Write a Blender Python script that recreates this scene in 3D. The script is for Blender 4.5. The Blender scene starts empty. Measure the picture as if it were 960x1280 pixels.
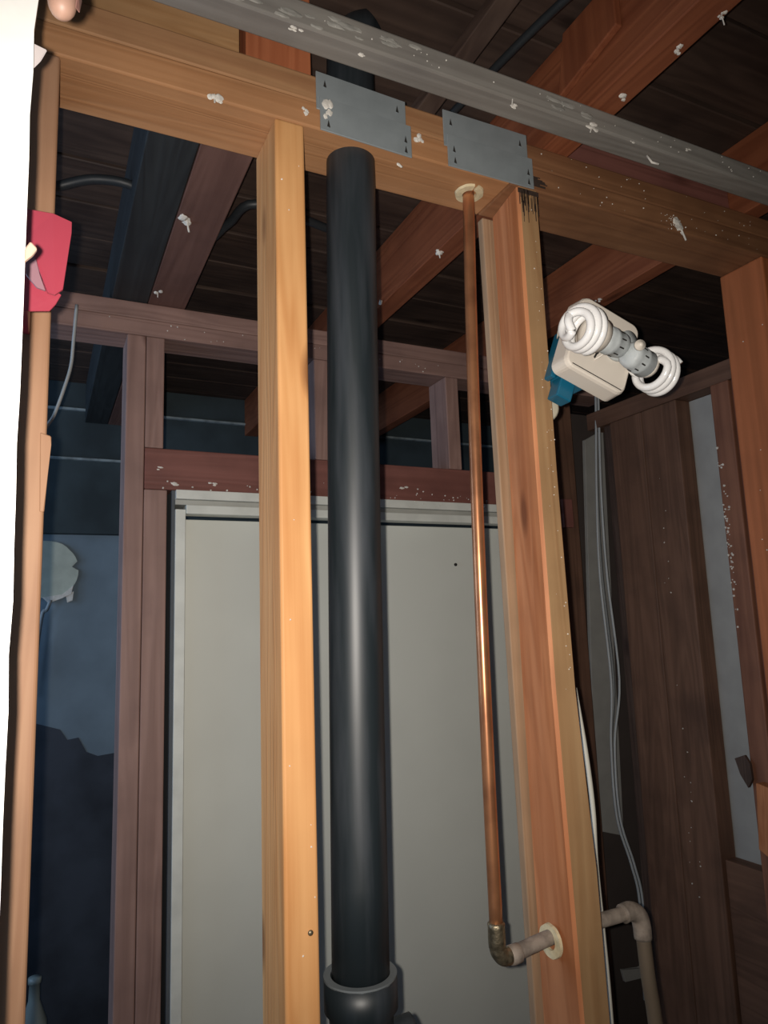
import bpy, bmesh, math, random
import numpy as np
from mathutils import Vector, Matrix, noise

random.seed(7)
scene = bpy.context.scene
COL = scene.collection
CZ = 1.76                       # eye height; all z below are given above the eye and lifted by CZ

# ------------------------------------------------------------------ camera
F_PX, YAW, PITCH, ROLL = 885.7, .4522, .1517, -.0346
cy, sy, cp, sp = math.cos(YAW), math.sin(YAW), math.cos(PITCH), math.sin(PITCH)
FW = Vector((sy*cp, cy*cp, sp)); RT0 = Vector((cy, -sy, 0)); UP0 = RT0.cross(FW)
RT = math.cos(ROLL)*RT0 + math.sin(ROLL)*UP0
UP = -math.sin(ROLL)*RT0 + math.cos(ROLL)*UP0
cam_data = bpy.data.cameras.new('camera'); cam = bpy.data.objects.new('camera', cam_data)
COL.objects.link(cam); scene.camera = cam
cam_data.sensor_fit = 'VERTICAL'; cam_data.sensor_height = 36; cam_data.lens = F_PX*36/1280
cam_data.clip_start = .02; cam_data.clip_end = 60
M = Matrix(((RT.x, UP.x, -FW.x, 0), (RT.y, UP.y, -FW.y, 0), (RT.z, UP.z, -FW.z, CZ), (0, 0, 0, 1)))
cam.matrix_world = M

# ------------------------------------------------------------------ pixel to point helpers
def ray(px, py): return FW + (px-480)/F_PX*RT - (py-640)/F_PX*UP
def atY(px, py, Y): d = ray(px, py); return d*(Y/d.y)
def atX(px, py, X): d = ray(px, py); return d*(X/d.x)
def atZ(px, py, Z): d = ray(px, py); return d*(Z/d.z)

# ------------------------------------------------------------------ world, lights, exposure
w = bpy.data.worlds.new('world'); scene.world = w; w.use_nodes = True
w.node_tree.nodes['Background'].inputs[0].default_value = (.35, .55, .8, 1)
w.node_tree.nodes['Background'].inputs[1].default_value = .012
def lamp(name, kind, loc, energy, color, size=.01, rot=None, spot=None, blend=.5):
    d = bpy.data.lights.new(name, kind); d.energy = energy; d.color = color
    if kind == 'AREA': d.size = size
    else: d.shadow_soft_size = size
    if spot: d.spot_size = spot; d.spot_blend = blend
    o = bpy.data.objects.new(name, d); COL.objects.link(o); o.location = (loc[0], loc[1], loc[2]+CZ)
    if rot is not None: o.rotation_euler = rot
    return o
# the phone's own flash, 15 mm left of its lens
fl = lamp('phone_flash', 'SPOT', Vector((0, 0, 0)) - RT*.015 + UP*.004, 46, (1, .925, .84), .004, spot=math.radians(112), blend=1)
fl.rotation_euler = (-(ray(430, 640))).to_track_quat('Z', 'Y').to_euler()   # aimed a little below the lens axis
# added cool fill lamps on the left, imitating a bluish lens veil
dl = lamp('daylight_beyond', 'AREA', (-1.3, 2.05, .35), 9.0, (.45, .68, 1.0), .9, rot=(0, -math.radians(90), 0))
lamp('daylight_closet', 'AREA', (-1.1, 1.15, .1), 5.0, (.5, .7, 1.0), .6, rot=(0, -math.radians(100), 0))  # second added veil fill, in the closet bay
vs = scene.view_settings; vs.view_transform = 'Standard'; vs.look = 'None'; vs.exposure = 0; vs.gamma = 1; vs.use_curve_mapping = False

# ------------------------------------------------------------------ materials
MATS = {}
def nodes(m):
    m.use_nodes = True; nt = m.node_tree; return nt, nt.nodes, nt.links, nt.nodes['Principled BSDF']
def wood(key, c1, c2, axis='z', rough=.62, dirt=0.25, spec=.35):
    k = (key, axis)
    if k in MATS: return MATS[k]
    m = bpy.data.materials.new('wood_'+key+'_'+axis); nt, N, L, B = nodes(m)
    tc = N.new('ShaderNodeTexCoord'); oi = N.new('ShaderNodeObjectInfo')
    add = N.new('ShaderNodeVectorMath'); add.operation = 'ADD'
    mul = N.new('ShaderNodeVectorMath'); mul.operation = 'SCALE'; mul.inputs['Scale'].default_value = 7.3
    comb = N.new('ShaderNodeCombineXYZ')
    for i in range(3): L.new(oi.outputs['Random'], comb.inputs[i])
    L.new(comb.outputs[0], mul.inputs[0]); L.new(tc.outputs['Object'], add.inputs[0]); L.new(mul.outputs[0], add.inputs[1])
    def mp(across, along):
        q = N.new('ShaderNodeMapping'); s = [across]*3; s['xyz'.index(axis)] = along
        q.inputs['Scale'].default_value = s; L.new(add.outputs[0], q.inputs['Vector']); return q
    a = mp(55, 1.6); n1 = N.new('ShaderNodeTexNoise'); n1.inputs['Scale'].default_value = 1; n1.inputs['Detail'].default_value = 4; n1.inputs['Distortion'].default_value = .4
    L.new(a.outputs[0], n1.inputs['Vector'])
    b = mp(14, .9); n2 = N.new('ShaderNodeTexNoise'); n2.inputs['Scale'].default_value = 1; n2.inputs['Detail'].default_value = 2; n2.inputs['Distortion'].default_value = 1.2
    L.new(b.outputs[0], n2.inputs['Vector'])
    wv = N.new('ShaderNodeMath'); wv.operation = 'SINE'
    sc = N.new('ShaderNodeMath'); sc.operation = 'MULTIPLY'; sc.inputs[1].default_value = 42
    L.new(n2.outputs['Fac'], sc.inputs[0]); L.new(sc.outputs[0], wv.inputs[0])
    r1 = N.new('ShaderNodeMapRange'); r1.inputs['From Min'].default_value = -1; r1.inputs['From Max'].default_value = 1; r1.inputs['To Min'].default_value = 0; r1.inputs['To Max'].default_value = .45
    L.new(wv.outputs[0], r1.inputs['Value'])
    r2 = N.new('ShaderNodeMapRange'); r2.inputs['From Min'].default_value = .3; r2.inputs['From Max'].default_value = .7; r2.inputs['To Min'].default_value = 0; r2.inputs['To Max'].default_value = .6
    L.new(n1.outputs['Fac'], r2.inputs['Value'])
    sm = N.new('ShaderNodeMath'); sm.operation = 'ADD'; sm.use_clamp = True
    L.new(r1.outputs[0], sm.inputs[0]); L.new(r2.outputs[0], sm.inputs[1])
    mx = N.new('ShaderNodeMix'); mx.data_type = 'RGBA'; mx.inputs['A'].default_value = (*c1, 1); mx.inputs['B'].default_value = (*c2, 1)
    L.new(sm.outputs[0], mx.inputs['Factor'])
    # knots
    kn = mp(9, 3.0); vo = N.new('ShaderNodeTexVoronoi'); vo.inputs['Scale'].default_value = 1
    L.new(kn.outputs[0], vo.inputs['Vector'])
    kr = N.new('ShaderNodeMapRange'); kr.inputs['From Min'].default_value = .05; kr.inputs['From Max'].default_value = .12; kr.inputs['To Min'].default_value = .75; kr.inputs['To Max'].default_value = 0
    L.new(vo.outputs['Distance'], kr.inputs['Value'])
    m2 = N.new('ShaderNodeMix'); m2.data_type = 'RGBA'; m2.inputs['B'].default_value = (c2[0]*.35, c2[1]*.28, c2[2]*.25, 1)
    L.new(kr.outputs[0], m2.inputs['Factor']); L.new(mx.outputs['Result'], m2.inputs['A'])
    # broad blotches of grime
    n3 = N.new('ShaderNodeTexNoise'); n3.inputs['Scale'].default_value = 9; n3.inputs['Detail'].default_value = 5; L.new(add.outputs[0], n3.inputs['Vector'])
    dr = N.new('ShaderNodeMapRange'); dr.inputs['From Min'].default_value = .45; dr.inputs['From Max'].default_value = .75; dr.inputs['To Min'].default_value = 0; dr.inputs['To Max'].default_value = dirt
    L.new(n3.outputs['Fac'], dr.inputs['Value'])
    m3 = N.new('ShaderNodeMix'); m3.data_type = 'RGBA'; m3.inputs['B'].default_value = (c2[0]*.45, c2[1]*.45, c2[2]*.5, 1)
    L.new(dr.outputs[0], m3.inputs['Factor']); L.new(m2.outputs['Result'], m3.inputs['A'])
    L.new(m3.outputs['Result'], B.inputs['Base Color'])
    B.inputs['Roughness'].default_value = rough; B.inputs['Specular IOR Level'].default_value = spec
    bp = N.new('ShaderNodeBump'); bp.inputs['Strength'].default_value = .25; bp.inputs['Distance'].default_value = .002
    L.new(sm.outputs[0], bp.inputs['Height']); L.new(bp.outputs[0], B.inputs['Normal'])
    MATS[k] = m; return m
def plain(key, c, rough=.5, metal=0, var=.12, scale=12, bump=.1, spec=.5, c2=None, lo=.4, hi=.65, det=5, aniso=None):
    if key in MATS: return MATS[key]
    m = bpy.data.materials.new(key); nt, N, L, B = nodes(m)
    tc = N.new('ShaderNodeTexCoord'); n = N.new('ShaderNodeTexNoise'); n.inputs['Scale'].default_value = scale; n.inputs['Detail'].default_value = det
    if aniso:
        q = N.new('ShaderNodeMapping'); q.inputs['Scale'].default_value = aniso; L.new(tc.outputs['Object'], q.inputs['Vector']); L.new(q.outputs[0], n.inputs['Vector'])
    else: L.new(tc.outputs['Object'], n.inputs['Vector'])
    r = N.new('ShaderNodeMapRange'); r.inputs['From Min'].default_value = lo; r.inputs['From Max'].default_value = hi; L.new(n.outputs['Fac'], r.inputs['Value'])
    mx = N.new('ShaderNodeMix'); mx.data_type = 'RGBA'; mx.inputs['A'].default_value = (*c, 1)
    cc = c2 if c2 else tuple(v*(1-var) for v in c)
    mx.inputs['B'].default_value = (*cc, 1); L.new(r.outputs[0], mx.inputs['Factor']); L.new(mx.outputs['Result'], B.inputs['Base Color'])
    B.inputs['Roughness'].default_value = rough; B.inputs['Metallic'].default_value = metal; B.inputs['Specular IOR Level'].default_value = spec
    if bump:
        bp = N.new('ShaderNodeBump'); bp.inputs['Strength'].default_value = bump; bp.inputs['Distance'].default_value = .003
        L.new(n.outputs['Fac'], bp.inputs['Height']); L.new(bp.outputs[0], B.inputs['Normal'])
    MATS[key] = m; return m

GOLD = lambda ax: wood('gold', (.68, .37, .155), (.52, .235, .08), ax, dirt=.12)
BEIGE = lambda ax: wood('beige', (.46, .27, .13), (.36, .19, .08), ax)
ORANGE = lambda ax: wood('orange', (.60, .255, .115), (.41, .145, .055), ax, dirt=.3)
RUST = lambda ax: wood('rust', (.30, .10, .045), (.19, .055, .024), ax, dirt=.4)
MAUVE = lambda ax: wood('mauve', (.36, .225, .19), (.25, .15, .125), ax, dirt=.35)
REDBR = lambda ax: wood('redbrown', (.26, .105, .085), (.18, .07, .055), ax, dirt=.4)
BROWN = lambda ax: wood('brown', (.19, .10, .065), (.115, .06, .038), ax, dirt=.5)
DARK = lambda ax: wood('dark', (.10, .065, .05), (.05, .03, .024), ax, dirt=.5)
GREYW = lambda ax: wood('weathered', (.30, .285, .26), (.21, .195, .175), ax, rough=.8, dirt=.35)
drywall = plain('painted_drywall', (.86, .87, .85), .55, var=.03, scale=60, bump=.05)
greywall = plain('grey_wallboard', (.36, .36, .345), .85, var=.12, scale=14, bump=.05)
bluewall = plain('blue_grey_wallboard', (.20, .27, .33), .8, var=.25, scale=5, bump=.03)  # bluish lens flare is put into this wall colour
doorpaint = plain('grey_green_door_paint', (.70, .72, .66), .55, var=.06, scale=4, bump=.02)
trimpaint = plain('grey_green_trim_paint', (.74, .76, .70), .45, var=.12, scale=20, bump=.05)
black_abs = plain('black_plastic_pipe', (.012, .018, .022), .46, var=0, scale=9, bump=.06, spec=.6, c2=(.045, .052, .062), lo=.45, hi=.75, aniso=(4, 4, .4))
abs_rim = plain('scuffed_grey_rim', (.16, .18, .19), .5)
copper = plain('aged_copper', (.56, .25, .12), .30, metal=.7, scale=14, bump=.05, c2=(.30, .12, .06), lo=.45, hi=.7)
solder = plain('tarnished_solder', (.36, .30, .2), .38, metal=.8, var=.5, scale=160, bump=.4)
dustpipe = plain('dust_coated_pipe', (.36, .30, .25), .7, metal=.15, var=.4, scale=70, bump=.5)
galv = plain('galvanised_steel', (.32, .36, .38), .5, metal=.25, scale=16, bump=.1, c2=(.24, .275, .29), lo=.35, hi=.7)
slotdark = plain('dark_slot', (.02, .018, .016), .8, bump=0)
plaster = plain('plaster', (.75, .72, .66), .9, var=.2, scale=90, bump=.4)
foam = plain('cream_foam', (.72, .62, .40), .85, var=.25, scale=80, bump=.5)
whiteplas = plain('ivory_plastic', (.72, .66, .58), .38, var=.06, scale=20, bump=.02)
tubeglass = plain('white_phosphor_tube', (.86, .86, .86), .15, var=.02, bump=0, spec=.7)
greyplas = plain('grey_lampholder', (.50, .54, .55), .5, var=.2, scale=60, bump=.2)
blueplas = plain('blue_plastic', (.008, .12, .21), .35, var=.15, bump=.05)
redplas = plain('red_plastic', (.34, .045, .07), .32, var=.12, scale=8, bump=.03)
pinkplas = plain('faded_pink_plastic', (.27, .14, .165), .5, var=.1)
palepaper = plain('torn_paper', (.55, .50, .50), .9, var=.1)
cablemat = plain('grey_cable_sheath', (.42, .44, .44), .5, var=.1)
cablewhite = plain('white_cable_sheath', (.66, .64, .56), .5, var=.1)
cableblack = plain('black_cable_sheath', (.02, .024, .028), .5)
membrane = plain('dark_membrane', (.055, .03, .03), .8)
skin = plain('skin', (.40, .24, .18), .5, var=.12, scale=40, bump=.2)
concrete = plain('concrete', (.22, .21, .2), .9, var=.3, scale=6, bump=.3)
darkboard = plain('dark_sheathing', (.045, .065, .075), .9, var=.4, scale=6, bump=.1)
char = plain('black_scorch', (.045, .026, .018), .9, var=.4, scale=60, bump=.3)

# ------------------------------------------------------------------ mesh helpers
def link(name, bm, mat, parent=None, smooth=False, origin=None):
    vs_ = [v.co for v in bm.verts]
    if origin is None:
        lo = Vector([min(v[i] for v in vs_) for i in range(3)]); hi = Vector([max(v[i] for v in vs_) for i in range(3)])
        origin = Vector(((lo.x+hi.x)/2, (lo.y+hi.y)/2, lo.z))
    origin = Vector(origin)
    bmesh.ops.translate(bm, verts=bm.verts, vec=-origin)
    bmesh.ops.recalc_face_normals(bm, faces=bm.faces)
    me = bpy.data.meshes.new(name); bm.to_mesh(me); bm.free()
    if mat: me.materials.append(mat)
    if smooth:
        for p in me.polygons: p.use_smooth = True
    o = bpy.data.objects.new(name, me); COL.objects.link(o)
    wl = origin + Vector((0, 0, CZ))
    if parent is not None:
        o.parent = parent; o.matrix_parent_inverse = Matrix.Identity(4)
        o.location = wl - WLOC[parent.name]
    else: o.location = wl
    WLOC[o.name] = wl
    return o
WLOC = {}
def empty(name, p):
    o = bpy.data.objects.new(name, None); COL.objects.link(o); o.location = Vector(p)+Vector((0, 0, CZ)); o.empty_display_size = .05
    WLOC[o.name] = o.location.copy(); return o
def tag(o, label, cat, group=None):
    o['label'] = label; o['category'] = cat
    if group: o['group'] = group
    return o
def structure(o): o['kind'] = 'structure'; return o
def add_hexa(bm, P, bev=0.0015, seg=1):
    v = [bm.verts.new(Vector(p)) for p in P]
    fs = [(0, 1, 2, 3), (4, 7, 6, 5), (0, 4, 5, 1), (1, 5, 6, 2), (2, 6, 7, 3), (3, 7, 4, 0)]
    fc = [bm.faces.new([v[i] for i in f]) for f in fs]
    if bev:
        es = list({e for f in fc for e in f.edges})
        bmesh.ops.bevel(bm, geom=es, offset=bev, segments=seg, profile=.5, affect='EDGES', clamp_overlap=True)
def add_box(bm, lo, hi, bev=0.0015, seg=1):
    (a, b, c), (d, e, f) = lo, hi
    add_hexa(bm, [(a, b, c), (d, b, c), (d, e, c), (a, e, c), (a, b, f), (d, b, f), (d, e, f), (a, e, f)], bev, seg)
def box(name, lo, hi, mat, parent=None, bev=.0018, seg=2):
    bm = bmesh.new(); add_box(bm, lo, hi, bev, seg); return link(name, bm, mat, parent)
def hexa(name, P, mat, parent=None, bev=.0018, seg=2):
    bm = bmesh.new(); add_hexa(bm, P, bev, seg); return link(name, bm, mat, parent)
def spline(pts, n=8):
    pts = [Vector(p) for p in pts]; out = []
    ext = [pts[0]*2-pts[1]]+pts+[pts[-1]*2-pts[-2]]
    for i in range(1, len(ext)-2):
        a, b, c, d = ext[i-1:i+3]
        for k in range(n):
            t = k/n
            out.append(.5*((2*b)+(c-a)*t+(2*a-5*b+4*c-d)*t*t+(3*b-a-3*c+d)*t**3))
    out.append(pts[-1]); return out
def add_tube(bm, pts, rad, sides=12, cap=True, flat=1.0):
    pts = [Vector(p) for p in pts]; n = len(pts)
    rads = rad if isinstance(rad, (list, tuple)) else [rad]*n
    t0 = (pts[1]-pts[0]).normalized(); ref = Vector((0, 0, 1)) if abs(t0.z) < .9 else Vector((1, 0, 0))
    nrm = (ref-t0*ref.dot(t0)).normalized(); rings = []
    for i in range(n):
        t = (pts[min(i+1, n-1)]-pts[max(i-1, 0)])
        t = t.normalized() if t.length > 1e-9 else t0
        nrm = nrm-t*nrm.dot(t); nrm.normalize(); bn = t.cross(nrm)
        rings.append([bm.verts.new(pts[i]+rads[i]*(math.cos(2*math.pi*k/sides)*nrm*flat+math.sin(2*math.pi*k/sides)*bn)) for k in range(sides)])
    for i in range(n-1):
        for k in range(sides):
            bm.faces.new([rings[i][k], rings[i][(k+1) % sides], rings[i+1][(k+1) % sides], rings[i+1][k]])
    if cap:
        bm.faces.new(rings[0][::-1]); bm.faces.new(rings[-1])
def tube(name, pts, rad, mat, parent=None, sides=16, sm=0, flat=1.0):
    bm = bmesh.new(); add_tube(bm, spline(pts, sm) if sm else pts, rad, sides, flat=flat)
    return link(name, bm, mat, parent, smooth=True)
def add_lathe(bm, c, axis, prof, sides=24):
    axis = Vector(axis).normalized(); ref = Vector((1, 0, 0)) if abs(axis.x) < .9 else Vector((0, 1, 0))
    u = (ref-axis*ref.dot(axis)).normalized(); v = axis.cross(u); c = Vector(c); rings = []
    for r, h in prof:
        rings.append([bm.verts.new(c+axis*h+r*(math.cos(2*math.pi*k/sides)*u+math.sin(2*math.pi*k/sides)*v)) for k in range(sides)])
    for i in range(len(rings)-1):
        for k in range(sides): bm.faces.new([rings[i][k], rings[i][(k+1) % sides], rings[i+1][(k+1) % sides], rings[i+1][k]])
    bm.faces.new(rings[0][::-1]); bm.faces.new(rings[-1])
def lathe(name, c, axis, prof, mat, parent=None, sides=24, smooth=True):
    bm = bmesh.new(); add_lathe(bm, c, axis, prof, sides); o = link(name, bm, mat, parent, smooth=smooth); return o
def prism(name, pts, vec, mat, parent=None, bev=.0008):
    bm = bmesh.new(); a = [bm.verts.new(Vector(p)) for p in pts]; b = [bm.verts.new(Vector(p)+Vector(vec)) for p in pts]; n = len(pts)
    bm.faces.new(a); bm.faces.new(b[::-1])
    for i in range(n): bm.faces.new([a[i], b[i], b[(i+1) % n], a[(i+1) % n]])
    if bev: bmesh.ops.bevel(bm, geom=list(bm.edges), offset=bev, segments=1, affect='EDGES', clamp_overlap=True)
    return link(name, bm, mat, parent)
def add_blob(bm, c, r, squash=(1, 1, 1), seed=0, sub=2):
    res = bmesh.ops.create_icosphere(bm, subdivisions=sub, radius=1)
    for v in res['verts']:
        d = 1+.45*noise.noise(v.co*1.7+Vector((seed, seed*.3, 1)))
        v.co = Vector((v.co.x*squash[0], v.co.y*squash[1], v.co.z*squash[2]))*r*d+Vector(c)
def splat(p, r, parent, squash, drip=None):
    """a lump of old plaster left on a timber, with the bent paper fibre that hangs from it"""
    bm = bmesh.new(); s = random.random()*50
    for k in range(4):
        off = Vector([random.uniform(-1, 1)*r*.8*squash[i] for i in range(3)])
        add_blob(bm, Vector(p)+off, r*random.uniform(.35, .75), squash, s+k, 2)
    if drip: add_tube(bm, spline([Vector(p), Vector(p)+Vector(drip)*.5, Vector(p)+Vector(drip)], 3), r*.14, 6)
    return link('plaster_lump', bm, plaster, parent)
def specks(parent, n, fn, rmin=.0004, rmax=.0011):
    bm = bmesh.new()
    for k in range(n):
        add_blob(bm, fn(), random.uniform(rmin, rmax), (1, 1, 1), k, 1)
    o = link('plaster_specks', bm, plaster, parent); o['kind'] = 'stuff'; return o
U = random.uniform
H = .627; T = .703; D = .7716; FL = -CZ           # underside and top of the double plate, wall face, floor

# ------------------------------------------------------------------ the setting
structure(box('floor', (-1.6, -2.2, FL-.1), (2.9, 2.7, FL), concrete, bev=0))
structure(box('wall_back', (-1.6, 2.60, FL), (2.9, 2.7, 1.0), bluewall, bev=0))
structure(box('wall_right', (2.8, -2.2, FL), (2.9, 2.6, 1.0), plain('brown_wallboard', (.10, .06, .045), .9), bev=0))
structure(box('wall_front', (-1.6, -2.3, FL), (2.9, -2.2, 1.0), plain('room_paint', (.4, .36, .3), .8), bev=0))
structure(box('wall_left', (-1.7, -2.3, FL), (-1.6, 2.7, 1.0), drywall, bev=0))
# white wall beside the opening, with its broken edge
bm = bmesh.new(); zs = [FL+i*(1.0-FL)/90 for i in range(91)] ; fr = []; bk = []
for z in zs:
    t = (z+.25)/.7; x = -.0135 - .004*max(0, min(1, t)) + .0014*noise.noise(Vector((0, z*30, 3))) + (.0 if z < .34 else .0012*noise.noise(Vector((2, z*90, 3))))
    if z > .392: x += .0022
    fr.append(bm.verts.new((x, .46, z))); bk.append(bm.verts.new((x-.001, .475, z)))
fl_, bl_ = [], []
for z in zs: fl_.append(bm.verts.new((-1.6, .46, z))); bl_.append(bm.verts.new((-1.6, .475, z)))
for i in range(90):
    bm.faces.new([fr[i], fl_[i], fl_[i+1], fr[i+1]]); bm.faces.new([bk[i], bk[i+1], bl_[i+1], bl_[i]]); bm.faces.new([fr[i], fr[i+1], bk[i+1], bk[i]])
wl = structure(link('wall_left_return', bm, drywall)); wl.name = 'wall_near'
# shreds of facing paper on that edge
o = prism('torn_paper', [(-.019, .47, .386), (-.009, .47, .3835), (-.0125, .47, .374), (-.0185, .47, .364)], (0, .0015, 0), palepaper)
tag(o, 'small pale triangle of torn paper on the white wall edge near the top', 'paper')

# sub floor overhead: planks run along the wall above the joists
ceil = structure(box('ceiling', (-1.6, -2.2, .875), (2.9, 2.7, .93), DARK('x'), bev=0))
y = -1.2; k = 0
while y < 2.6:
    wd = .138
    pk = box('plank', (-1.5, y, .843+U(-.002, .002)), (2.8, y+wd-.006, .8745), wood('plank', (.085, .055, .042), (.045, .028, .022), 'x', dirt=.6), ceil, bev=.002, seg=1)
    y += wd; k += 1

# ------------------------------------------------------------------ joists across the wall
def joist(x0, x1, y0, y1, mat, label, dz=0):
    o = box('ceiling_joist', (x0, y0, T+dz), (x1, y1, .8415), mat, bev=.002)
    return tag(o, label, 'joist', None)
jL = joist(.1885, .268, .86, 2.55, wood('joistleft', (.19, .10, .08), (.12, .06, .048), 'y', dirt=.4), 'reddish brown ceiling joist crossing high behind the left stud bay')
# its twin on the left is nearly black
jL.location.x += 0
jM = joist(.668, .716, -.6, 2.55, RUST('y'), 'orange brown ceiling joist running overhead toward the upper right corner')
jR = joist(1.118, 1.158, .60, 2.55, RUST('y'), 'dark rust ceiling joist passing above the right stud bay')
jK = joist(.114, .1875, .86, 2.55, wood('joistblack', (.035, .04, .042), (.02, .022, .024), 'y'), 'nearly black ceiling joist behind the leftmost stud bay')
WX = WLOC
splat((.207, 1.176, T), .012, jL, (1, 1.3, .4), (.004, 0, -.02)); splat((.20, 1.47, T), .007, jL, (1, 1.3, .5), (0, 0, -.012))
splat((.672, 1.10, T-.001), .010, jM, (1, 1, .6), (.002, 0, -.012)); splat((.70, .64, T-.001), .0055, jM, (1, 1, .5)); splat((.704, .548, T-.001), .006, jM, (1, 1, .5)); splat((.71, .49, T-.001), .005, jM, (1, 1, .5), (.003, 0, -.012))
splat((.662, 1.345, T+.004), .007, jM, (.6, 1, 1)); splat((1.12, 1.15, T), .006, jR, (1, 1, .6))
# short blocks standing on the plate between joists
b1 = tag(box('blocking', (-.20, .785, T+.0015), (.2015, .823, .825), BEIGE('x')), 'brown blocking board standing on the plate, left of the black slit', 'blocking')
b2 = tag(box('blocking', (.2095, .785, T+.0015), (.297, .823, .838), wood('blockorange', (.5, .17, .075), (.34, .10, .04), 'z')), 'rough orange block standing on the plate between slit and joist', 'blocking')
b3 = tag(box('blocking', (.7175, .80, T+.0015), (1.1165, .838, .80), REDBR('x')), 'dark red blocking board above the plate right of the steel plates', 'blocking')
hexa_o = hexa('bracing', [(.47, .93, .735), (.50, .91, .735), (.54, .35, .80), (.51, .35, .80), (.47, .93, .755), (.50, .91, .755), (.54, .35, .82), (.51, .35, .82)], DARK('y'))
tag(hexa_o, 'dark diagonal brace between joists above the grey batten', 'brace')
o = hexa('bracing', [(.655, .60, .765), (.6665, .60, .765), (.6665, .72, .745), (.655, .72, .745), (.655, .60, .835), (.6665, .60, .835), (.6665, .70, .835), (.655, .70, .835)], RUST('z'))
tag(o, 'small orange bracing scrap nailed beside the right hand joist', 'brace')
o = tube('cable', [(.555, 1.0, .80), (.575, .7, .79), (.60, .5, .785), (.60, .3, .79)], .006, cableblack, sm=6); tag(o, 'dark green black cable strung overhead behind the grey batten', 'cable')

# ------------------------------------------------------------------ the near stud wall
pl1 = tag(box('top_plate', (-1.5, D, H), (.5995, D+.089, .6645), wood('platelow', (.48, .25, .12), (.37, .175, .075), 'x'), bev=.0025), 'lower board of the doubled top plate, left of the second steel plate', 'beam')
pl2 = tag(box('top_plate', (-1.5, D+.001, .6655), (.5995, D+.089, T), wood('platehigh', (.41, .225, .11), (.31, .15, .07), 'x'), bev=.0025), 'upper board of the doubled top plate, left of the second steel plate', 'beam')
pdk = wood('platedark', (.30, .145, .07), (.20, .09, .042), 'x', dirt=.45)
pl3 = tag(box('top_plate', (.6005, D, H), (2.2, D+.089, .6645), pdk, bev=.0025), 'lower board of the darker top plate right of the steel plates, with a plaster splash', 'beam')
pl4 = tag(box('top_plate', (.6005, D+.001, .6655), (2.2, D+.089, T), pdk, bev=.0025), 'upper board of the darker top plate right of the steel plates', 'beam')
bm = bmesh.new()
for k in range(9):
    z = .634+k*.0018; add_box(bm, (.636+U(0, .002), D-.0005, z), (.650+U(0, .018), D+.0003, z+.0016), 0)
o = link('scorch_streak', bm, char, pl3); o['label'] = 'black scorch smear beside the steel plate'
box_sole = tag(box('sole_plate', (-.3, D, FL), (1.3, D+.089, FL+.038), BEIGE('x')), 'floor plate under the near studs', 'beam')
ZB = FL+.0385
def stud(corners_top, corners_bot, mat, label, name='wall_stud', bev=.0035, cat='stud'):
    return tag(hexa(name, list(corners_bot)+list(corners_top), mat, bev=bev, seg=3), label, cat)
def sq(x0, x1, z, y0=D, y1=D+.089, sh=0): return [(x0, y0, z), (x1, y0, z), (x1+sh, y1, z), (x0+sh, y1, z)]
sL = stud(sq(-.0375, -.0015, H-.0005), sq(-.0375+.004, .003, ZB), wood('strip', (.42, .24, .14), (.32, .165, .09), 'z'), 'thin light stud beside the white wall, left edge of the view')
o = prism('raised_knot', [atY(50, 540, D-.001), atY(64, 545, D-.001), atY(64, 556, D-.001), atY(60, 590, D-.001), atY(55, 640, D-.001), atY(49, 640, D-.001)], (0, .02, 0), wood('strip', (0, 0, 0), (0, 0, 0), 'z'), sL, bev=.001)
sA = stud(sq(.2425, .281, H-.0005), sq(.2425, .281, ZB), GOLD('z'), 'golden yellow stud standing left of the black pipe')
# the third stud is twisted and swells toward its foot
zz = [(H-.0005, .612, .650, .014), (.20, .613, .6505, .015), (-.10, .615, .655, .013), (-.33, .620, .6685, .008), (-.60, .626, .673, .003), (ZB, .626, .670, .002)]
bm = bmesh.new(); rings = []
for z, a, b, sh in zz:
    e = .004
    loop = [(a+e, D), (b-e, D), (b, D+e), (b+sh, D+.089-e), (b+sh-e, D+.089), (a+sh+e, D+.089), (a+sh, D+.089-e), (a, D+e)]
    rings.append([bm.verts.new((x, y, z)) for x, y in loop])
for i in range(len(rings)-1):
    for k in range(8): bm.faces.new([rings[i][k], rings[i][(k+1) % 8], rings[i+1][(k+1) % 8], rings[i+1][k]])
bm.faces.new(rings[0]); bm.faces.new(rings[-1][::-1])
stB = link('wall_stud', bm, ORANGE('z')); stB.data.materials.append(wood('tanface', (.42, .26, .13), (.33, .185, .085), 'z', dirt=.3))
for p_ in stB.data.polygons:
    if p_.normal.y < -.8: p_.material_index = 1
sB = tag(stB, 'orange twisted stud pierced by the water pipe, right of the copper riser', 'stud')
sR = stud(sq(1.148, 1.188, H-.0005), sq(1.148, 1.188, ZB), wood('deep', (.42, .135, .05), (.28, .09, .03), 'z', dirt=.3), 'deep orange stud with knots at the right edge of the view')
# scorched patch under the steel plate
bm = bmesh.new()
for k in range(34):
    x = U(.6135, .6485); zt = U(.60, .624) if k % 2 else .624; zb = zt - U(.008, .034)
    add_box(bm, (x, D-.0005, zb), (x+U(.0005, .0013), D+.0004, zt), 0)
add_box(bm, (.6125, D-.0004, .617), (.6495, D+.0004, .6245), 0)
o = link('scorch_streak', bm, char, sB); o['label'] = 'black scorch streaks at the top of the stud'
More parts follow.
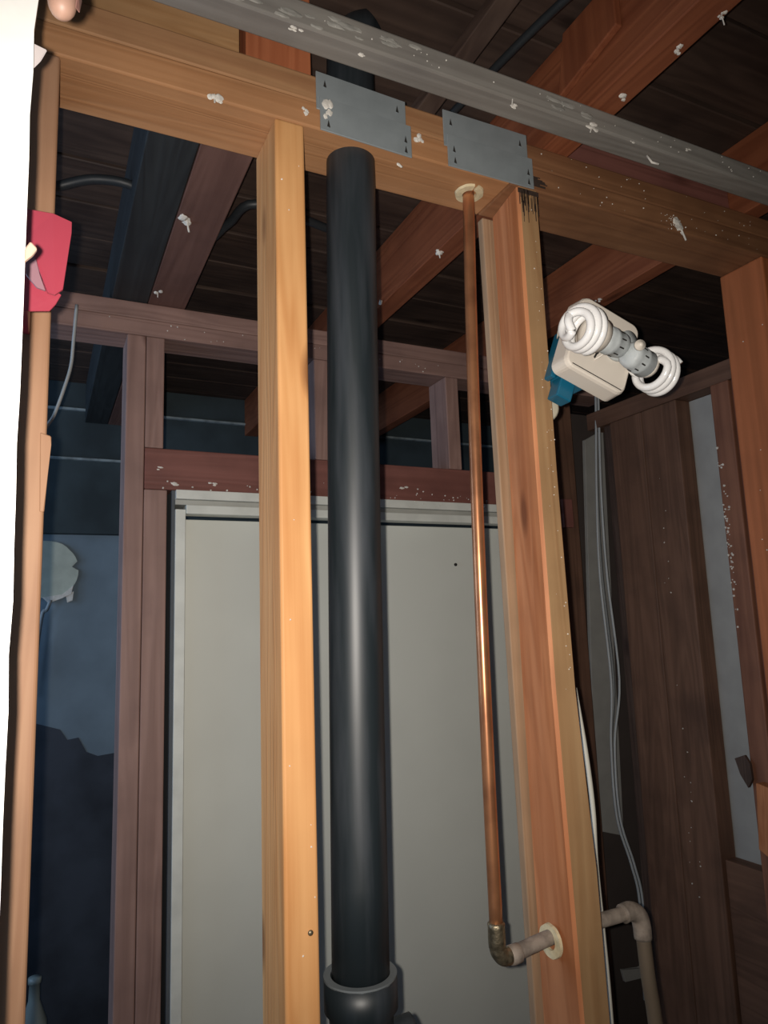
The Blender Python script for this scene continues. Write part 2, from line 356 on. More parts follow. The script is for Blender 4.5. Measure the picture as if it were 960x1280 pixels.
# thin strips behind the studs
o = tag(box('furring_strip', (.280, D+.0895, ZB), (.294, D+.099, H-.001), REDBR('z')), 'dark thin strip behind the golden stud', 'strip')  # dark strip built for the flash shadow along the golden stud
o = tag(hexa('furring_strip', [(.628, D+.0895, ZB), (.64, D+.0895, ZB), (.64, D+.104, ZB), (.628, D+.104, ZB), (.6095, D+.0895, H-.001), (.64, D+.0895, H-.001), (.64, D+.104, H-.001), (.6095, D+.104, H-.001)], wood('strip2', (.40, .27, .17), (.3, .19, .11), 'z')), 'thin tan strip behind the left side of the twisted stud', 'strip')
# weathered batten in front, under the joists
bt = hexa('ceiling_batten', [(-.5, .667, .666), (2.1, .679, .675), (2.1, .72, .680), (-.5, .706, .670), (-.5, .664, .6985), (2.1, .676, .7025), (2.1, .72, .7025), (-.5, .706, .6985)], GREYW('x'), bev=.003)
tag(bt, 'weathered grey batten crossing in front of the top plate', 'batten')
for (px, py, r, dr) in [(740, 158, .007, (-.004, 0, -.010)), (370, 38, .006, None), (455, 70, .004, None), (860, 188, .004, None), (640, 132, .005, (0, -.002, .008)), (790, 178, .003, None)]:
    p = atY(px, py, .670); splat(p, r, bt, (1.4, .3, .7), dr)
bm = bmesh.new()
for k in range(30):
    x = U(.12, .40) if k < 24 else U(.6, .72)
    add_blob(bm, (x, .6690, U(.672, .693)), U(.003, .008), (1.8, .16, .55), k, 2)
o = link('plaster_smear', bm, plain('grey_plaster', (.36, .35, .32), .9, var=.3, scale=60), bt); o['label'] = 'pale smeared plaster on the batten face'; o['kind'] = 'stuff'
pn = atY(815, 203, .664); o = tube('bent_nail', [pn+Vector((-.004, .004, .012)), pn, pn+Vector((.009, -.004, -.003))], .0016, plaster, bt, sides=8)
specks(bt, 35, lambda: Vector((U(.15, 1.1), .6685, U(.674, .694))))

# plaster lumps on the near wall
for (px, py, r, drip, par) in [(268, 118, .008, (0, -.002, -.012), pl1), (383, 141, .006, None, pl1), (850, 283, .011, (.006, -.004, -.026), pl3), (524, 173, .006, None, pl1), (500, 206, .0035, None, pl1)]:
    splat(atY(px, py, D-.001), r, par, (1, .35, 1), drip)
specks(pl3, 22, lambda: Vector((U(.66, 1.15), D-.0005, U(.632, .66))))
specks(pl4, 20, lambda: Vector((U(.66, 1.15), D+.0005, U(.668, .70))))
specks(pl3, 40, lambda: Vector((.934+random.gauss(0, .012), D-.0005, .64+random.gauss(0, .008))), .0004, .0013).name = 'plaster_specks'
specks(sA, 10, lambda: Vector((U(.246, .279), D-.0003, U(-.4, .6))), .0005, .0012)
specks(sB, 40, lambda: Vector((U(.63, .647), D-.0003, U(-.1, .6))), .0004, .0011)
specks(sR, 18, lambda: Vector((1.1475, U(D+.01, D+.08), U(-.3, .6))), .0006, .0014)
o = lathe('screw_head', atY(388, 1166, D-.002), (0, -1, 0), [(.003, 0), (.003, .001), (.001, .002)], solder, sA, 12)

# ------------------------------------------------------------------ steel nail plates
def nail_plate(x0, x1, z0, z1, label, tilt, seed):
    t = empty('nail_guard', ((x0+x1)/2, D, z0)); tag(t, label, 'metal plate')
    mid = (z0+z1)/2
    up = hexa('upper_plate', [(x0, D-.0035, mid-.012), (x1-.006, D-.0035, mid-.012+tilt), (x1-.006, D-.0015, mid-.012+tilt), (x0, D-.0015, mid-.012), (x0, D-.0035, z1), (x1-.006, D-.0035, z1+tilt), (x1-.006, D-.0015, z1+tilt), (x0, D-.0015, z1)], galv, t, bev=.0005, seg=1)
    lo = hexa('lower_plate', [(x0+.004, D-.0060, z0), (x1, D-.0060, z0+tilt), (x1, D-.0036, z0+tilt), (x0+.004, D-.0036, z0), (x0+.004, D-.0060, mid+.005), (x1, D-.0060, mid+.005+tilt), (x1, D-.0036, mid+.005+tilt), (x0+.004, D-.0036, mid+.005)], galv, t, bev=.0005, seg=1)
    for (x, z, yy, pr) in [(x0+.012, mid+.026, D-.0038, up), (x1-.019, mid+.026+tilt, D-.0038, up), (x0+.014, z0+.027, D-.0063, lo), (x0+.015, z0+.010, D-.0063, lo), (x1-.009, z0+.024+tilt, D-.0063, lo), (x1-.009, z0+.009+tilt, D-.0063, lo)]:
        prism('prong_slot', [(x-.0022, yy, z-.004), (x+.0022, yy, z-.004), (x, yy, z+.006)], (0, .0004, 0), slotdark, pr, bev=0)
        prism('prong', [(x-.0022, yy, z-.004), (x+.0022, yy, z-.004), (x, yy-.003, z-.0075)], (0, .0006, 0), galv, pr, bev=0)
    return t
g1 = nail_plate(.297, .433, .623, .707, 'blue grey steel guard plates nailed over the black pipe', -.004, 1)
g2 = nail_plate(.487, .638, .6235, .711, 'grey steel guard plates nailed above the copper pipe', .001, 2)
bm = bmesh.new()
for k in range(6): add_blob(bm, (.305+U(0, .012), D-.0068, .655+U(-.014, .014)), U(.002, .005), (1, .25, 1.3), k)
o = link('putty_smear', bm, plaster, bpy.data.objects['nail_guard']); o['label'] = 'whitish putty on the left end of the plate'

# ------------------------------------------------------------------ black drain stack
stack = empty('drain_pipe', (.35, .82, FL)); tag(stack, 'thick black plastic drain pipe between golden stud and copper pipe', 'pipe')
axp = [(.347, -.41), (.354, .076), (.3645, .615), (.368, .76)]
def pz(z):
    for (xa, za), (xb, zb_) in zip(axp, axp[1:]):
        if z <= zb_ or zb_ == .76: return xa+(xb-xa)*(z-za)/(zb_-za)
pts = [Vector((pz(z), .818, z)) for z in [-.425, -.3, -.1, .1, .3, .5, .62, .70, .78]]
pts += [Vector((.377, .818, .82)), Vector((.395, .81, .838))]
bm = bmesh.new(); add_tube(bm, pts, .0335, 48); o = link('pipe', bm, black_abs, stack, smooth=True)
zr = -.398; xc = .3465
o = lathe('hub', (xc, .818, -.46), (0, 0, 1), [(.034, -.03), (.036, 0), (.0375, .018), (.0425, .024), (.0425, .058)], black_abs, stack, 48)
bm = bmesh.new()
N_ = 48; rr = []
for r, h in [(.0345, -.006), (.0345, .002), (.0425, .002), (.0425, -.001)]:
    rr.append([bm.verts.new((xc+r*math.cos(2*math.pi*k/N_), .818+r*math.sin(2*math.pi*k/N_), -.402+h)) for k in range(N_)])
for i in range(3):
    for k in range(N_): bm.faces.new([rr[i][k], rr[i][(k+1) % N_], rr[i+1][(k+1) % N_], rr[i+1][k]])
hb = link('hub_rim', bm, abs_rim, stack, smooth=False); hb['label'] = 'grey scuffed rim of the fitting'
tube('lower_pipe', [(xc, .818, -.48), (xc, .818, FL+.001)], .0335, black_abs, stack, 48)
bm = bmesh.new(); add_tube(bm, spline([(xc+.005, .818, -.56), (xc+.022, .815, -.50), (xc+.040, .812, -.478), (xc+.062, .81, -.474)], 6), .020, 32)
o = link('branch_fitting', bm, black_abs, stack, smooth=True)

# ------------------------------------------------------------------ copper water pipe
cop = empty('copper_pipe', (.54, .815, -.42)); tag(cop, 'slim copper water pipe dropping beside the black pipe then turning right', 'pipe')
tube('riser', [(.5555, .815, .66), (.546, .815, .4), (.538, .815, .077), (.5345, .815, -.20), (.5335, .815, -.392)], .0086, copper, cop, 24, 6)
lathe('solder_sleeve', (.5335, .815, -.402), (0, 0, 1), [(.0088, -.012), (.0108, -.010), (.0112, 0), (.0108, .014), (.0112, .018), (.009, .02)], solder, cop, 24)
tube('elbow', [(.5335, .815, -.405), (.5345, .815, -.416), (.542, .815, -.425), (.553, .815, -.425)], .0104, solder, cop, 20, 5)
bm = bmesh.new(); add_tube(bm, spline([(.549, .815, -.4255), (.562, .815, -.424), (.60, .815, -.419), (.655, .815, -.414), (.72, .815, -.414), (.748, .815, -.4135)], 5), .0095, 20)
o = link('cross_pipe', bm, dustpipe, cop, smooth=True); o['label'] = 'dust grey horizontal length through the stud'
lathe('sleeve', (.552, .815, -.4255), (1, .0, .04), [(.0095, -.002), (.0118, 0), (.0118, .013), (.0095, .015)], dustpipe, cop, 20)
tube('elbow', [(.742, .815, -.4135), (.757, .815, -.4125), (.770, .815, -.420), (.775, .815, -.434), (.776, .815, -.452)], .0125, dustpipe, cop, 20, 5)
dp = tube('down_pipe', [(.776, .815, -.445), (.779, .815, -.50), (.787, .815, -.60), (.79, .815, -.9), (.79, .815, FL+.001)], .010, plain('dull_brown_pipe', (.20, .155, .11), .6, metal=.2), cop, 20, 5); dp['label'] = 'dull brown drop behind the stud'
# cream foam collars
def collar(c, axis, r0, r1, th, label, notch=True):
    axis = Vector(axis).normalized(); ref = Vector((0, 1, 0)); u = (ref-axis*ref.dot(axis)).normalized(); v = axis.cross(u); bm = bmesh.new(); n = 40; rg = []
    a0 = .16 if notch else 0
    for k in range(n+1):
        a = a0+(2*math.pi-2*a0)*k/n + (math.pi*1.0 if notch else 0)
        ro = r1*(1+.05*noise.noise(Vector((k*.4, r1*99, 0)))); d = math.cos(a)*u+math.sin(a)*v
        rg.append([bm.verts.new(Vector(c)+d*r0), bm.verts.new(Vector(c)+d*ro), bm.verts.new(Vector(c)+d*ro*.97+axis*th), bm.verts.new(Vector(c)+d*r0+axis*th)])
    for i in range(n):
        for k in range(4): bm.faces.new([rg[i][k], rg[i][(k+1) % 4], rg[i+1][(k+1) % 4], rg[i+1][k]])
    bm.faces.new(rg[0]); bm.faces.new(rg[-1][::-1])
    return tag(link('pipe_collar', bm, foam), label, 'collar')
collar((.5545, .813, H-.0005), (0, 0, -1), .0105, .0215, .004, 'cream ring around the copper pipe under the top plate')
collar((.6185, .815, -.422), (-1, -.05, .0), .0105, .021, .004, 'cream ring where the dusty pipe enters the twisted stud', False)
# cable beside the twisted stud
o = tube('cable', [atY(718, 860, .872), atY(732, 940, .872), atY(741, 1010, .872), atY(745, 1080, .872), atY(753, 1160, .872), atY(764, 1280, .872), (.755, .872, -.9), (.75, .872, FL+.01)], .0038, cablewhite, sm=6)
tag(o, 'white cable hanging down the right edge of the twisted stud', 'cable')

# ------------------------------------------------------------------ red plastic flap and finger by the white wall
rp = empty('red_flap', (-.005, .615, .26)); tag(rp, 'glossy red plastic flap folded over the leftmost thin stud', 'flap')
def sheet(name, P, th, mat, parent): return prism(name, [Vector(p) for p in P], (0, th, 0), mat, parent, bev=.0004)
sheet('front_face', [(-.022, .615, .349), (-.002, .615, .3495), (.0125, .615, .345), (.0125, .615, .335), (.0075, .615, .283), (.0015, .615, .277), (-.004, .617, .279), (-.022, .617, .325)], .003, redplas, rp)
box('back_tab', (-.036, .618, .30), (-.020, D-.0005, .34), redplas, rp, bev=.001)
sheet('lower_lip', [(-.022, .622, .300), (.0065, .622, .281), (.0025, .6225, .272), (-.002, .6225, .2655), (-.022, .6225, .262)], .002, redplas, rp)
pf = sheet('folded_edge', [(-.021, .608, .311), (-.0135, .608, .303), (-.0105, .608, .290), (-.0055, .608, .2765), (-.012, .608, .278), (-.0205, .608, .288)], .003, pinkplas, rp); pf['label'] = 'faded pink folded edge'
o = prism('paper_scrap', [(-.0165, .455, .232), (-.0135, .455, .2375), (-.0095, .455, .2335), (-.0118, .455, .229), (-.0165, .455, .2235)], (0, .004, 0), plain('peach_paper', (.5, .34, .26), .8))
tag(o, 'tiny peach scrap on the white wall edge beside the red flap', 'paper')

fg = empty('finger', (.0, .39, .345)); tag(fg, 'bare fingertip poking in at the upper left corner', 'finger')
bm = bmesh.new()
tip = atY(77, 22, .40)
pp = spline([tip, tip+Vector((0, .001, .012)), tip+Vector((.0, .003, .026)), tip+Vector((-.002, .010, .048)), tip+Vector((-.014, .022, .066)), tip+Vector((-.034, .03, .080))], 6)
rad = [min(.0085, .0085*math.sqrt(max(.02, 1-(1-min(1, i/7))**2)))*(1+.05*math.cos(i*.5)) for i in range(len(pp))]
add_tube(bm, pp, rad, 20); f_o = link('fingertip_skin', bm, skin, fg, smooth=True)
nl = prism('fingernail', [tip+Vector((.0068, -.004, .006)), tip+Vector((.0088, -.001, .006)), tip+Vector((.0098, .001, .016)), tip+Vector((.0078, -.005, .016))], (.0006, 0, 0), plain('nail', (.25, .13, .11), .3), fg, bev=0)

# ------------------------------------------------------------------ the far stud wall of the closet
Y2 = 1.53; Y3 = 1.619
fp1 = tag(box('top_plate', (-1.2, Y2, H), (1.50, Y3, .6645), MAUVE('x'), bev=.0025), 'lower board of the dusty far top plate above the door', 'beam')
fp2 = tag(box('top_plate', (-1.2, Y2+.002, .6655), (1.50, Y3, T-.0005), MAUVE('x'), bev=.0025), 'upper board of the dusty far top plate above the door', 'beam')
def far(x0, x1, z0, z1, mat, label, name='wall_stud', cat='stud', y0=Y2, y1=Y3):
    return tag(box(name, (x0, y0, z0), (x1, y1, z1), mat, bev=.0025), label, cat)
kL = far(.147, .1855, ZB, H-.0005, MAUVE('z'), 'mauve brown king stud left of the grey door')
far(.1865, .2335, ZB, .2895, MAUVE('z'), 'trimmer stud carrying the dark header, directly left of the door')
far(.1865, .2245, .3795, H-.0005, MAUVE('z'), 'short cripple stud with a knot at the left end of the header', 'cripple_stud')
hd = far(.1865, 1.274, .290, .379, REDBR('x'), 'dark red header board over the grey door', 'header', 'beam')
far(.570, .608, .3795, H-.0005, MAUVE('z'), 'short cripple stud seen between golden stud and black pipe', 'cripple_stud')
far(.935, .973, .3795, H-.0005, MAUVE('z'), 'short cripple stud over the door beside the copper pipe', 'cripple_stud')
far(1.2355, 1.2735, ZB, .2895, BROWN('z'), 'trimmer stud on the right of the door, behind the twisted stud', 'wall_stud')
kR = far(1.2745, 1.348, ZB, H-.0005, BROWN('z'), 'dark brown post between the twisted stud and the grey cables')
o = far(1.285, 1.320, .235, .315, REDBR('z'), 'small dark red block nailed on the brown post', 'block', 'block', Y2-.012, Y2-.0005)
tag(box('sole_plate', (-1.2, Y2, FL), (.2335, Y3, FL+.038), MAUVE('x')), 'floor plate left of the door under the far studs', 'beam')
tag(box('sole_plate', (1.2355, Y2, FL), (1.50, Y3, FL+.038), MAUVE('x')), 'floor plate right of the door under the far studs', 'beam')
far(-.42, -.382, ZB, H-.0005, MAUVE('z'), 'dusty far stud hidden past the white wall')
for p in [(.245, .303), (.33, .306), (.45, .301), (.70, .305), (.80, .322), (.22, .335)]: splat((p[0], Y2-.001, p[1]), .006, hd, (1.5, .3, .7))
specks(hd, 60, lambda: Vector((U(.2, 1.2), Y2-.0005, .291+abs(random.gauss(0, .012)))), .0008, .0024)
specks(fp1, 30, lambda: Vector((U(.1, 1.0), Y2-.0005, U(.63, .66))), .0008, .002)

# door
dr = structure(empty('door_1', (.74, 1.56, FL)))
pn_ = box('door_panel', (.2715, 1.560, FL+.01), (1.212, 1.595, .232), doorpaint, dr)
box('jamb_left', (.2495, 1.52, FL), (.2705, 1.61, .2475), trimpaint, dr, bev=.001)
box('jamb_bead', (.2425, 1.527, FL), (.2490, 1.61, .2885), plain('dark_shim', (.09, .10, .11), .8), dr, bev=.0005)
box('jamb_right', (1.2135, 1.52, FL), (1.2335, 1.61, .2475), trimpaint, dr, bev=.001)
box('head_upper', (.2495, 1.513, .269), (1.2335, 1.61, .2885), trimpaint, dr, bev=.001)
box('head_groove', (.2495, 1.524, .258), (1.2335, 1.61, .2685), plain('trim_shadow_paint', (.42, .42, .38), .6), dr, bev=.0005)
box('head_lower', (.2710, 1.516, .238), (1.213, 1.555, .2575), trimpaint, dr, bev=.002)
lathe('door_bolt', (.955, 1.558, .135), (0, -1, 0), [(.004, 0), (.004, .003), (.002, .004)], slotdark, dr, 12)
specks(dr, 24, lambda: Vector((U(.27, 1.2), 1.5125, U(.27, .288))), .0008, .0018)

# far room seen through the left bays: boards and wallboard, cables, broken round cover
zt = .322; z = zt; k = 0
wb = structure(empty('wall_back_cladding', (.3, 2.59, zt))); wb.name = 'wall_back_upper'
WLOC['wall_back_upper'] = WLOC['wall_back_cladding']
z = zt
for hh in (.254, .172, .10):
    box('panel', (-1.5, 2.555+U(0, .004), z), (2.7, 2.598, z+hh-.004), darkboard, wb, bev=.001, seg=1); z += hh
lp = plain('pale_dusty_edge', (.30, .36, .38), .8, var=.4, scale=30)
for zz_, x0, x1 in ((.574, -.2, .24), (.746, -.2, 2.6)):
    o = box('ledge', (x0, 2.54, zz_-.004), (x1, 2.556, zz_+.004), lp, wb, bev=.001, seg=1)
rc = empty('round_cover', (.03, 2.58, .2)); tag(rc, 'chipped pale round cover on the blue grey wall far left', 'cover')
c0 = atY(58, 713, 2.585); n = 40; P = []
for k in range(n):
    a = 2*math.pi*k/n; r = .098*(1+.04*noise.noise(Vector((k*.5, 0, 2)))); r *= .78 if k == 1 else 1
    if 27 < k < 33: r *= .93
    P.append(c0+Vector((r*math.cos(a), 0, r*math.sin(a))))
prism('disc', P, (0, .012, 0), plain('pale_green_plaster', (.50, .54, .46), .8, var=.15, scale=25), rc)
prism('rim_chunk', [c0+Vector((v[0], -.006, v[1])) for v in ((-.01, -.088), (.05, -.08), (.083, -.05), (.078, -.078), (.05, -.092), (.01, -.108))], (0, .012, 0), plaster, rc)
prism('broken_tab', [c0+Vector((v[0], -.004, v[1])) for v in ((.06, -.08), (.085, -.07), (.082, -.1), (.066, -.107))], (0, .01, 0), plaster, rc)
o = tube('cable', [c0+Vector((.016, -.02, -.098)), c0+Vector((.005, -.02, -.13)), c0+Vector((-.01, -.02, -.16)), c0+Vector((-.03, -.02, -.4))], .006, cablemat, sm=4); tag(o, 'short pale wire end hanging under the round cover', 'cable')
# dark patch low on the far wall, with a lumpy edge
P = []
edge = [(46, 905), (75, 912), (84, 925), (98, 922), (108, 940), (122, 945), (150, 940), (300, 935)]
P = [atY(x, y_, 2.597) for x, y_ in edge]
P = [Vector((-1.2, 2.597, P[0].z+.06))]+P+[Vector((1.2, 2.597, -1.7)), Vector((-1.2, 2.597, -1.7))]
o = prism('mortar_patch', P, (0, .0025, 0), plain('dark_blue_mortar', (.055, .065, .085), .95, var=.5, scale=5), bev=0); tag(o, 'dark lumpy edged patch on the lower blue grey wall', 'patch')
pb = atY(43, 1240, 2.2); o = lathe('bottle', (pb.x, 2.2, pb.z-.35), (0, 0, 1), [(.03, 0), (.032, .02), (.032, .28), (.014, .33), (.013, .37), (.016, .372), (.016, .385)], plain('pale_bottle', (.35, .4, .38), .4)); tag(o, 'pale narrow bottle top at the lower left behind the thin stud', 'bottle')
crate = box('crate', (pb.x-.15, 2.1, FL), (pb.x+.15, 2.35, pb.z-.3502), DARK('x')); tag(crate, 'dark crate under the pale bottle, lower left', 'crate')
# hanging cables
o = tube('cable', [(.045, 1.50, .66), atY(92, 425, 1.5), atY(89, 455, 1.5), atY(82, 480, 1.5), atY(68, 518, 1.5), atY(48, 560, 1.5), (-.05, 1.5, .1), (-.06, 1.5, -.5)], .0055, cablemat, sm=6, flat=.6)
tag(o, 'pale flat cable hanging below the far plate on the left', 'cable')
o = tube('cable', [(-.05, 1.20, .70), atZ(75, 232, .735), atZ(125, 224, .75), atZ(180, 240, .745), atZ(250, 300, .735), atZ(285, 280, .74), atZ(322, 255, .745), (.5, 1.2, .76)], .008, cableblack, sm=6); tag(o, 'black cable sagging under the planks behind the left bay', 'cable')
for k, (dx, dy, mt, lab) in enumerate(((0, 0, cablemat, 'grey cable beside the grey wallboard strip, nearest the brown post'), (.012, .005, plain('darkgrey_sheath', (.2, .22, .23), .5), 'darker grey cable in the middle of the bundle right of the post'), (.022, -.004, cablemat, 'grey cable bowing out to the right of the bundle'))):
    bow = .02*k
    o = tube('cable', [atY(744, 470, 1.49)+Vector((dx*.3, dy, 0)), atY(745, 515, 1.49)+Vector((dx*.3, dy, 0)), atY(746, 620, 1.49)+Vector((dx*.6, dy, 0)), atY(750, 720, 1.49)+Vector((dx, dy, 0)), atY(764, 850, 1.49)+Vector((dx*.6+bow*.3, dy, 0)), atY(764, 930, 1.49)+Vector((dx*.4, dy, 0)), atY(771, 1020, 1.49)+Vector((dx*.3, dy, 0)), atY(789, 1080, 1.49)+Vector((dx*.3, dy, 0)), atY(800, 1130, 1.49)+Vector((dx*.3, dy, 0)), atY(806, 1250, 1.49)+Vector((dx*.3, dy, 0))], .0032, mt, sm=6)
    tag(o, lab, 'cable')
o = tag(box('sheathing_board', (1.36, 1.6225, FL), (1.95, 1.632, .60), plain('brown_sheathing', (.07, .055, .05), .9), bev=0), 'dark sheathing board behind the cables and the grey strip', 'board')
o = prism('wallboard_strip', [atY(731, 550, 1.605), atY(754, 537, 1.605), atY(780, 1045, 1.605), atY(745, 1038, 1.605)], (0, .012, 0), greywall, bev=.001); tag(o, 'narrow grey wallboard strip behind the cables right of the post', 'wallboard')
o = prism('wallboard_scrap', [atY(778, 1213, 1.61), atY(800, 1211, 1.61), atY(812, 1202, 1.61), atY(838, 1200, 1.61), atY(846, 1212, 1.61), atY(830, 1216, 1.61), atY(782, 1228, 1.61)], (0, .01, 0), greywall, bev=.001); tag(o, 'small ragged grey wallboard scrap behind the brown drop pipe', 'wallboard')

# ------------------------------------------------------------------ the side wall on the right
XS = 1.40
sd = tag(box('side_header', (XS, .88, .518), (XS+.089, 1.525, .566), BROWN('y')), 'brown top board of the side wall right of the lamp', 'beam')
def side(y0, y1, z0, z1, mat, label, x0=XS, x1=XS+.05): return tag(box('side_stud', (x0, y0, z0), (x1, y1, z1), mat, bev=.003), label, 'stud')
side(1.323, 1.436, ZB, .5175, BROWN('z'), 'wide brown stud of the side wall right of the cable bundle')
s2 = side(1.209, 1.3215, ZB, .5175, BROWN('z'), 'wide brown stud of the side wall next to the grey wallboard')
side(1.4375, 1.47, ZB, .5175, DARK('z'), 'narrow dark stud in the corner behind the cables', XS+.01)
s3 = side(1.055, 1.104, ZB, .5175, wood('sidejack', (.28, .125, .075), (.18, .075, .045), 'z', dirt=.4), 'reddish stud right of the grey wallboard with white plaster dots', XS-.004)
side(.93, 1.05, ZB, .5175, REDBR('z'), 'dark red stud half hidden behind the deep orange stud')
o = tag(box('wallboard', (XS+.051, .90, -.575), (XS+.062, 1.46, .517), greywall, bev=.001), 'tall grey wallboard seen between two brown side studs', 'wallboard')
o = tag(box('side_block', (XS+.012, 1.105, FL), (XS+.049, 1.208, -.560), BROWN('y')), 'brown boarding below the tall grey wallboard', 'board')

specks(s3, 60, lambda: Vector((XS-.0045, 1.095+random.gauss(0, .004), .17+random.gauss(0, .09))), .001, .0032)
specks(s2, 26, lambda: Vector((XS-.0005, 1.28+random.gauss(0, .008), U(-.7, .45))), .0007, .002)
o = tag(hexa('wood_scrap', [(XS-.03, 1.035, -.525), (XS-.03, 1.085, -.50), (XS-.005, 1.085, -.50), (XS-.005, 1.035, -.525), (XS-.03, 1.045, -.37), (XS-.03, 1.075, -.365), (XS-.005, 1.075, -.365), (XS-.005, 1.045, -.37)], ORANGE('z')), 'bright orange split of wood on the reddish side stud', 'wood scrap')  # added orange block standing in for a patch of light
P = [atX(x, y_, XS-.02) for x, y_ in ((918, 948), (930, 944), (937, 955), (940, 975), (935, 985), (925, 968))]
o = tag(prism('bark_flake', P, (.008, 0, 0), DARK('z')), 'dark ragged bark flake over the grey wallboard edge', 'flake')

# ------------------------------------------------------------------ twin flood lamp hanging by its cable box
def lp_(px, py, dep):                 # point seen at (px,py) at axis depth dep
    return FW*dep + (px-480)/F_PX*dep*RT - (py-640)/F_PX*dep*UP
DEP = .98
Cn = lp_(752, 433, DEP)
ang = math.radians(-24)
e1 = (RT*math.cos(ang)+UP*math.sin(ang)); e2 = (-RT*math.sin(ang)+UP*math.cos(ang)); e3 = -FW
# tip the plate back a little so its lower and left walls show

tilt = Matrix.Rotation(math.radians(17), 3, e2) @ Matrix.Rotation(math.radians(-17), 3, e1)
n1, n2, n3 = tilt @ e1, tilt @ e2, tilt @ e3
def LP(a, b, c): return Cn + n1*a + n2*b + n3*c
def rrect(w_, h_, r, n=5, skew=0):
    out = []
    for cx_, cy_, a0 in ((w_-r, h_-r, 0), (-w_+r, h_-r, 90), (-w_+r, -h_+r, 180), (w_-r, -h_+r, 270)):
        for k in range(n+1):
            a = math.radians(a0+90*k/n); out.append((cx_+r*math.cos(a), cy_+r*math.sin(a)))
    return out
lampo = empty('flood_lamp', LP(0, 0, -.02)); tag(lampo, 'ivory twin security lamp with two spiral bulbs right of the twisted stud', 'lamp')
bm = bmesh.new(); rings = []
for (w_, h_, r, c) in ((.0525, .0575, .012, -.026), (.0515, .0565, .013, 0), (.050, .055, .013, .004), (.048, .053, .012, .0055)):
    rings.append([bm.verts.new(LP(a, b, c)) for a, b in rrect(w_, h_, r)])
for i in range(3):
    m_ = len(rings[0])
    for k in range(m_): bm.faces.new([rings[i][k], rings[i][(k+1) % m_], rings[i+1][(k+1) % m_], rings[i+1][k]])
bm.faces.new(rings[0][::-1]); bm.faces.new(rings[-1])
cano = link('canopy', bm, whiteplas, lampo)
bm = bmesh.new(); add_tube(bm, [LP(-.040, -.050, .0056), LP(.044, -.050, .0056)], .0007, 6); link('cover_seam', bm, slotdark, cano)
# swivel body and holders
hub_c = lp_(772, 428, DEP-.035)
lathe('swivel_base', LP(.018, .006, .004), n3, [(.021, 0), (.021, .006), (.015, .014), (.013, .03)], greyplas, lampo)
def cfl(base, axis, nm_label, facing, R_=.0255, turns=1.7):
    axis = axis.normalized()
    hold = lathe('lamp_holder', base, axis, [(.012, -.014), (.0165, -.010), (.0175, -.003), (.0172, .008), (.0185, .010), (.0185, .016), (.0175, .018), (.019, .028), (.017, .030)], greyplas, lampo, 24)
    for k in range(10):
        a = 2*math.pi*k/10; ref = Vector((1, 0, 0)); u = (ref-axis*ref.dot(axis)).normalized(); v = axis.cross(u)
        c = base+axis*.004+(u*math.cos(a)+v*math.sin(a))*.0172
        bmq = bmesh.new(); add_tube(bmq, [c-axis*.004, c+axis*.004], .0011, 6); link('vent_slot', bmq, slotdark, hold)
    prof = [(.015, 0), (.0225, .004), (.0235, .014), (.0225, .020), (.012, .022)] if facing else [(.015, 0), (.0165, .003), (.0165, .008), (.010, .010)]
    bulb = lathe('bulb', base+axis*.030, axis, prof, whiteplas, lampo, 28)
    bulb['label'] = nm_label
    ref = Vector((1, 0, 0)); u = (ref-axis*ref.dot(axis)).normalized(); v = axis.cross(u)
    bmq = bmesh.new(); b0 = base+axis*(.052 if facing else .043)
    for ph in (0, math.pi):
        pts = []; nst = 56
        for i in range(nst+1):
            t = i/nst; a = ph+turns*2*math.pi*t
            r = R_ if (t < .75 or not facing) else R_*(1-.55*((t-.75)/.25)**1.3)
            if t < .06: r = R_*(.6+.4*t/.06)
            pts.append(b0+axis*(-.004+.036*t+(.004 if t > .9 else 0)*(t-.9)/.1)+(u*math.cos(a)+v*math.sin(a))*r)
        add_tube(bmq, pts, .0053, 12)
        if ph == 0: first_end = pts[-1]
        elif facing: add_tube(bmq, spline([first_end, b0+axis*.040, pts[-1]], 6), .0053, 12)
    link('spiral_tube', bmq, tubeglass, bulb, smooth=True)
A_base = lp_(775, 432, DEP-.045)
t1 = lp_(707, 401, DEP-.105); cfl(A_base+(t1-A_base).normalized()*.010, (t1-A_base), 'spiral bulb pointing toward the viewer', True)
B_base = lp_(792, 446, DEP-.045)
t2 = lp_(833, 473, DEP+.012); cfl(B_base, (t2-B_base), 'spiral bulb pointing away to the lower right', False, .0265, 1.5)
tube('yoke_arm', [A_base+n3*-.004, (A_base+B_base)/2-n3*.004, B_base], .011, greyplas, lampo, 16)
lathe('wing_screw', lp_(799, 432, DEP-.068), -FW, [(.007, 0), (.007, .004), (.003, .005), (.003, .008)], whiteplas, lampo, 16)
tube('wire', [LP(-.002, -.012, .006), LP(.004, -.004, .022), LP(-.001, .008, .016), LP(.002, .018, .008)], .0013, whiteplas, lampo, 8, 5)
tube('wire', [LP(-.010, -.03, .007), LP(-.004, -.02, .016), LP(-.006, -.005, .018), LP(-.004, .008, .01)], .0013, whiteplas, lampo, 8, 5)
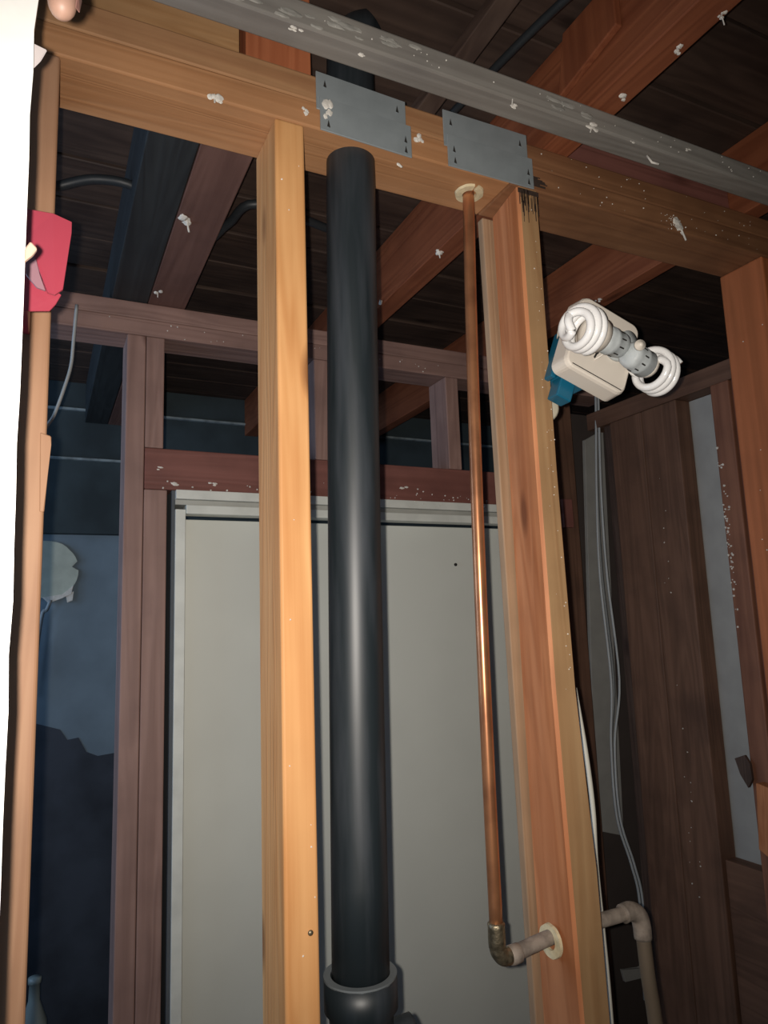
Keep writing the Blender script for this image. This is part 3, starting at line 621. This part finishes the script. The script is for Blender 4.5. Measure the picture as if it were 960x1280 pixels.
tube('wire', [LP(.012, .025, .008), LP(.024, .02, .02), LP(.045, .006, .024), lp_(801, 434, DEP-.06)], .0016, whiteplas, lampo, 8, 5)
for (a, b) in ((-.020, -.024), (-.010, -.026), (-.007, -.018)):
    bmq = bmesh.new(); add_tube(bmq, [LP(a, b, .0058), LP(a+.002, b+.008, .0058)], .0015, 6); link('screw_slot', bmq, slotdark, cano)
jb = empty('junction_box', LP(-.03, 0, -.08)); tag(jb, 'blue plastic junction box between the lamp and the twisted stud', 'electrical box')
def jbox(name, a0, a1, b0, b1, c0_, c1_, mat, par):
    a0 += .007; a1 += .004
    return hexa(name, [LP(a0, b0, c0_), LP(a1, b0, c0_), LP(a1, b1, c0_), LP(a0, b1, c0_), LP(a0, b0, c1_), LP(a1, b0, c1_), LP(a1, b1, c1_), LP(a0, b1, c1_)], mat, par, bev=.002)
jbox('box_body', -.034, .012, -.046, .046, -.075, -.0205, blueplas, jb)
jbox('bracket', -.046, -.0345, -.050, .030, -.07, -.045, blueplas, jb)
jbox('flange', -.050, -.0345, .018, .040, -.045, -.022, blueplas, jb)
jbox('flange', -.0340, -.006, -.078, -.047, -.06, -.036, blueplas, jb)
tube('wire', [LP(-.048, .005, -.04), LP(-.060, .012, -.02), LP(-.056, .02, -.01)], .0013, cablewhite, jb, 8, 4)
cd = lp_(680, 511, 1.03); o = lathe('round_plate', cd, -FW, [(.020, 0), (.021, .004), (.018, .007)], plain('cream_enamel', (.5, .46, .36), .5)); tag(o, 'cream round disc edge under the blue box behind the twisted stud', 'cover')

# ------------------------------------------------------------------ families of alike things
for o in list(COL.objects):
    if o.parent or 'category' not in o: continue
    y = WLOC[o.name].y if o.name in WLOC else 0
    g = {'joist': 'ceiling joists overhead', 'metal plate': 'steel nail guards on the near top plate', 'collar': 'cream collars around the water pipe', 'blocking': 'blocking boards on the near top plate'}.get(o['category'])
    if o['category'] == 'stud': g = 'side wall studs' if o.name.startswith('side') else ('short cripple studs over the door' if o.name.startswith('cripple') else ('studs of the near wall' if y < 1.2 else 'studs of the far wall'))
    if g: o['group'] = g
